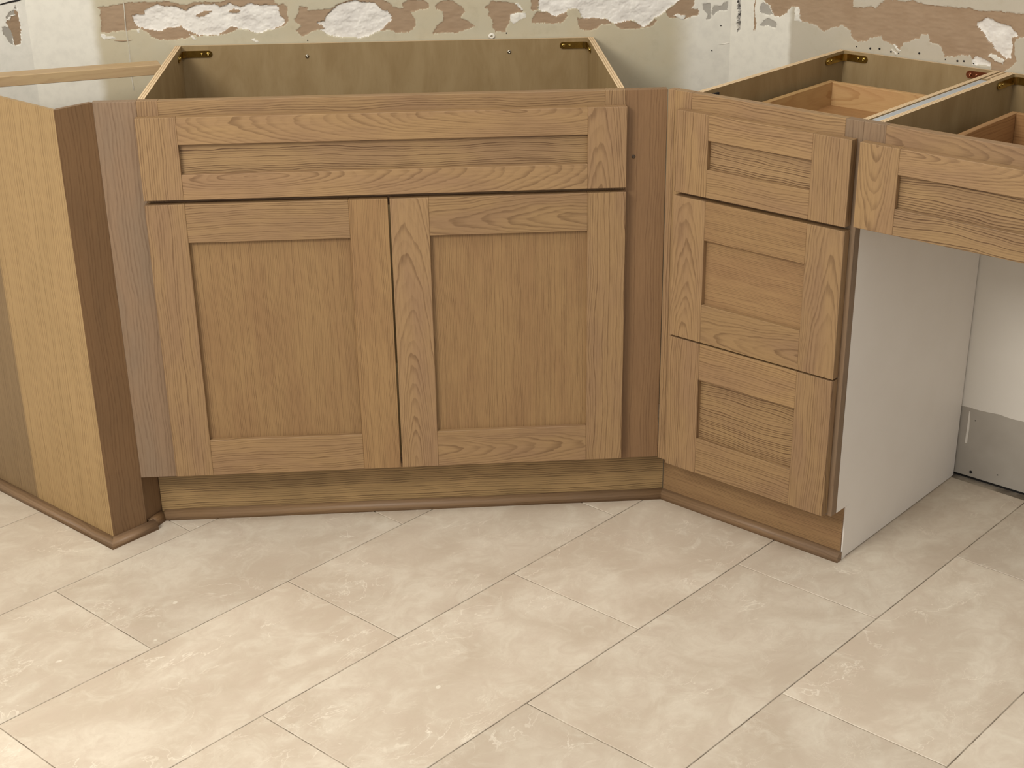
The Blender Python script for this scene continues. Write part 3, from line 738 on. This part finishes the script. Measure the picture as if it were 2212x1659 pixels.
# ------------------------------------------------------------------ drawer base cabinet (right run)
UE = 16.14
DB = root('drawer_base_cabinet', F_R, (8.3, 10.5, 0), 'three-drawer oak base cabinet with a white laminate side', 'cabinet')
side(F_R, 2.1, 2.6, DB)
side(F_R, UE-0.5, UE-0.09, DB, zb=0.08)
prism('end_skin', F_R, [(0.08, 2.3), (4.62, 2.3), (4.62, 0.75), (H-0.1, 0.75), (H-0.1, D), (0.08, D)], UE-0.085, UE, 'z', 'x', WHITE_SKIN, DB, label='white laminate cabinet side')
board('toe_end_strip', F_R, (UE-0.1, 2.2, 0.0), (UE+0.012, 2.75, 4.6), 'z', 'x', WHITE_SKIN, DB, 0.0)
board('back_panel', F_R, (2.6, D-0.26, 4.7), (UE-0.5, D, H), 'z', 'y', PLY, DB, 0.0, PLY_EDGE)
board('bottom_panel', F_R, (2.6, 0.77, 4.8), (UE-0.5, D-0.27, 5.3), 'x', 'z', PLY, DB, 0.0)
board('stile', F_R, (0.62, 0.0, 4.62), (2.12, 0.75, H), 'z', 'y', OAK_S, DB)
board('stile', F_R, (14.76, 0.0, 4.62), (UE, 0.75, H), 'z', 'y', OAK_GREY, DB)
for a, b in ((33.0, H-0.01), (26.3, 27.9), (15.1, 16.5), (4.62, 5.4)):
    board('rail', F_R, (2.12, 0.0, a), (14.76, 0.745, b), 'x', 'y', OAK_S, DB)
u0, u1, u2, u3 = 1.309, 4.162, 12.769, 15.761
dr = shaker('drawer_front', F_R, u0, u3, 27.246, 33.312, u1, u2, 29.321, 31.449, OAK_L, 'x', DB, (OAK_S, OAK_S), (OAK_S, OAK_S), 'shallow top drawer front')
shaker('drawer_front', F_R, u0, u3, 15.888, 26.944, u1, u2, 18.939, 23.975, OAK_F, 'x', DB, (OAK_C, OAK_C), (OAK_F, OAK_C), 'middle drawer front')
shaker('drawer_front', F_R, u0, u3, 4.808, 15.753, u1, u2, 7.819, 12.783, OAK_L, 'x', DB, (OAK_S, OAK_S), (OAK_S, OAK_S), 'bottom drawer front')

def drawer_box(frame, x0, x1, y1, zt, h, mats, parent, label):
    """box of the drawer: the bottom is the part, its walls are sub-parts"""
    t = 0.5
    b = board('drawer_box', frame, (x0+t, 0.8, zt-h+0.4), (x1-t, y1-t, zt-h+0.65), 'x', 'z', mats[2], parent, 0.0, label=label)
    board('box_side', frame, (x0, 0.8, zt-h), (x0+t, y1, zt), 'y', 'x', mats[0], b)
    board('box_side', frame, (x1-t, 0.8, zt-h), (x1, y1, zt), 'y', 'x', mats[0], b)
    board('box_back', frame, (x0+t, y1-t, zt-h), (x1-t, y1-0.01, zt-0.01), 'x', 'y', mats[1], b)
    board('box_front', frame, (x0+t, 0.8, zt-h), (x1-t, 0.8+t, zt-0.01), 'x', 'y', mats[1], b)
drawer_box(F_R, 3.3, 14.95, 17.6, 32.7, 2.5, (PINE, PINE, PINE_D), DB, 'open drawer box of pale warm wood')
bracket(F_R, (2.62, D-0.26), 1, 34.0, 2.2, 2.9, BRASS, DB, label='brass corner bracket')
board('slide_bracket', F_R, (2.61, 0.8, 33.7), (2.75, 2.6, 34.2), 'y', 'x', DARKHOLE, DB, 0.0)
bracket(F_R, (UE-0.52, D-0.26), -1, 34.0, 2.2, 2.4, COPPER, DB, label='copper-toned corner bracket')

# ------------------------------------------------------------------ knee drawer unit further right
EU = 42.5
KD = root('knee_drawer_cabinet', F_R, (29, 10.5, 27.4), 'shallow oak knee drawer unit spanning the open leg space at the right edge', 'cabinet')
S0 = 16.83
side(F_R, S0, S0+0.45, KD, zb=27.45, notch=False)
side(F_R, EU-0.5, EU, KD, zb=27.45, notch=False)
board('back_panel', F_R, (S0+0.45, D-0.26, 27.45), (EU-0.5, D, H), 'z', 'y', PLY, KD, 0.0, PLY_EDGE)
board('bottom_panel', F_R, (S0+0.46, 0.78, 27.46), (EU-0.51, D-0.27, 27.7), 'x', 'z', PLY, KD, 0.0)
board('stile', F_R, (UE+0.006, 0.0, 27.45), (17.81, 0.75, H), 'z', 'y', OAK_GREY, KD)
board('stile', F_R, (EU-1.5, 0.0, 27.45), (EU, 0.75, H), 'z', 'y', OAK_S, KD)
board('rail', F_R, (17.81, 0.0, 33.0), (EU-1.5, 0.745, H-0.01), 'x', 'y', OAK_C, KD)
board('rail', F_R, (17.81, 0.0, 27.45), (EU-1.5, 0.745, 28.2), 'x', 'y', OAK_S, KD)
shaker('drawer_front', F_R, 16.367, EU-0.3, 27.401, 33.299, 19.326, EU-3.2, 29.216, 31.547, OAK_L, 'x', KD, (OAK_C, OAK_S), (OAK_C, OAK_L), 'wide knee drawer front')
drawer_box(F_R, 19.4, EU-2.2, 16.3, 32.75, 4.3, (PINE_D, PINE_D, PINE_D), KD, 'open drawer box of reddish wood')
bracket(F_R, (S0+0.47, D-0.26), 1, 34.02, 2.4, 2.9, BRASS, KD, label='brass corner bracket')

SH = root('spacer_strip', F_R, (16.5, 9, 30), 'pale grey spacer strip wedged between the two right-hand cabinet sides', 'spacer')
board('strip', F_R, (UE+0.02, 0.78, 30.0), (S0-0.01, 17.4, H-0.08), 'y', 'x', GREY_SHIM, SH, 0.0)
board('end_block', F_R, (UE+0.02, 17.6, 30.0), (S0-0.01, 17.85, H-0.04), 'y', 'x', PLY, SH, 0.0)
board('end_block', F_R, (UE+0.02, 18.0, 30.0), (UE+0.3, D, H-0.03), 'y', 'x', PLY_EDGE, SH, 0.0)
board('end_block', F_R, (UE+0.42, 18.0, 30.0), (S0-0.01, D, H-0.03), 'y', 'x', PLY_EDGE, SH, 0.0)

# ------------------------------------------------------------------ fillers, end panel, brace
fl = root('filler_strip', F_S, (-1.7, 0.4, 4.7), 'greyish vertical filler strip left of the sink cabinet', 'filler strip', 'vertical filler strips beside the sink cabinet')
board('strip', F_S, (-3.12, 0.02, 4.7), (-0.01, 0.75, H-0.02), 'z', 'y', OAK_GREY, fl)
fr = root('filler_strip', F_S, (36.7, 0.4, 4.7), 'brown vertical filler strip with a screw, right of the sink cabinet', 'filler strip', 'vertical filler strips beside the sink cabinet')
board('strip', F_S, (W+0.01, 0.0, 4.7), (XC-0.02, 0.75, H-0.01), 'z', 'y', OAK_FR, fr)
screw('screw', F_S, (35.83, -0.005, 29.55), (0, -1, 0), 0.14, SCREW_DARK, fr)
cs = root('corner_strip', F_R, (0.3, 0.4, 4.62), 'narrow light oak strip in the inside corner beside the drawers', 'filler strip')
board('strip', F_R, (0.0, 0.005, 4.6), (0.6, 0.75, H), 'z', 'y', OAK_S, cs)

A0 = 2.858
EP = root('cabinet_end_panel', F_L, (-1.5, 10, 0), 'tall pale oak end panel with a dark narrow front edge at the left', 'end panel')
sp = board('side_panel', F_L, (-A0, 0.0, 0.0), (-A0+0.3, 20.9, H), 'z', 'x', veneer_end(), EP, 0.0, label='pale veneer side with a greyer leaf at the back')
fs = board('front_stile', F_L, (-A0, 0.0, 0.0), (0.31, 0.4, H), 'z', 'y', OAK_DEEP, EP, 0.0, label='narrow brown front stile')
for v in sp.data.vertices:                      # the two boards meet in a mitre at the front corner
    if v.co.z < 0 and v.co.y > 0: v.co.z += 0.31*K
for v in fs.data.vertices:
    if v.co.z > 0 and v.co.y > 0: v.co.z -= 0.41*K
# short return behind the stile that closes the toe space
def toe_return():
    p0, p1 = Vector((-3.30, 0.05, 0)), Vector((-2.12, 2.2, 0))
    d = (p1-p0); L = d.length/1; d.normalize()
    R = Matrix((Vector((0, 0, 1)), Vector((d.y, -d.x, 0)), Vector((0, 0, 1)).cross(Vector((d.y, -d.x, 0))))).transposed()
    bm = bmesh.new(); bmesh.ops.create_cube(bm, size=1.0, matrix=Matrix.Diagonal((4.6*K, 0.2*K, L*K, 1)))
    c = (p0+p1)/2 + Vector((0, 0, 2.3)) - Vector((d.y, -d.x, 0))*0.1
    link('toe_return', finish(bm, 'toe_return', OAK_DEEP), Matrix.Translation(c*K) @ R.to_4x4(), EP)
toe_return()

def brace():
    a = Vector((-0.1, 13.2, 0)); d = Vector((-11.7, -3.46, 0)).normalized(); L = 15.9
    n = Vector((d.y, -d.x, 0))
    if n.y < 0: n = -n
    bm = bmesh.new(); bmesh.ops.create_cube(bm, size=1.0, matrix=Matrix.Diagonal((L*K, 1.85*K, 0.78*K, 1)))
    me = finish(bm, 'counter_brace', OAK_B, 0.03)
    R = Matrix((d, n, d.cross(n))).transposed().to_4x4()
    link('counter_brace', me, Matrix.Translation((a+d*L/2+n*0.92+Vector((0, 0, 34.1)))*K) @ R, None,
         'flat oak brace lying across the corner behind the left end panel', 'brace')
brace()

# ------------------------------------------------------------------ toe kicks and mouldings
TY = 2.05
tb = root('toe_kick_board', F_S, (18, TY, 0), 'long streaky toe kick board recessed under the sink cabinet', 'toe kick', 'toe kick boards')
board('board', F_S, (-2.1, TY, 0.0), (39.1, TY+0.25, 4.66), 'x', 'y', OAK_TOE, tb, 0.0)
tr = root('toe_kick_board', F_R, (8, TY, 0), 'plain tan toe kick board under the three drawers', 'toe kick', 'toe kick boards')
board('board', F_R, (-0.82, TY, 0.0), (UE-0.11, TY+0.2, 4.6), 'x', 'y', OAK_F, tr, 0.0)
t8 = math.tan(math.radians(22.5))
molding('thin quarter-round strip along the sink cabinet toe kick', F_S, (-1.9, TY), (39.14, TY), (0, -1), 0.0, -t8)
molding('quarter-round strip below the three drawers, cut off at the white side', F_R, (-0.85, TY), (16.2, TY), (0, -1), t8, 0.0)
molding('long quarter-round strip along the foot of the pale end panel', F_L, (-A0, 20.8), (-A0, 0.0), (-1, 0), 0.0, 1.0)
molding('short quarter-round piece at the foot of the dark narrow stile', F_L, (-A0, 0.0), (0.95, 0.0), (0, -1), -1.0, 0.0)
d = Vector((1.18, 2.15)).normalized()
molding('tiny dark quarter-round piece in the toe space corner behind the stile', F_S, (-3.1, 0.35), (-2.25, 1.92), (d.y, -d.x), 0.0, -0.3, OAK_DEEP)
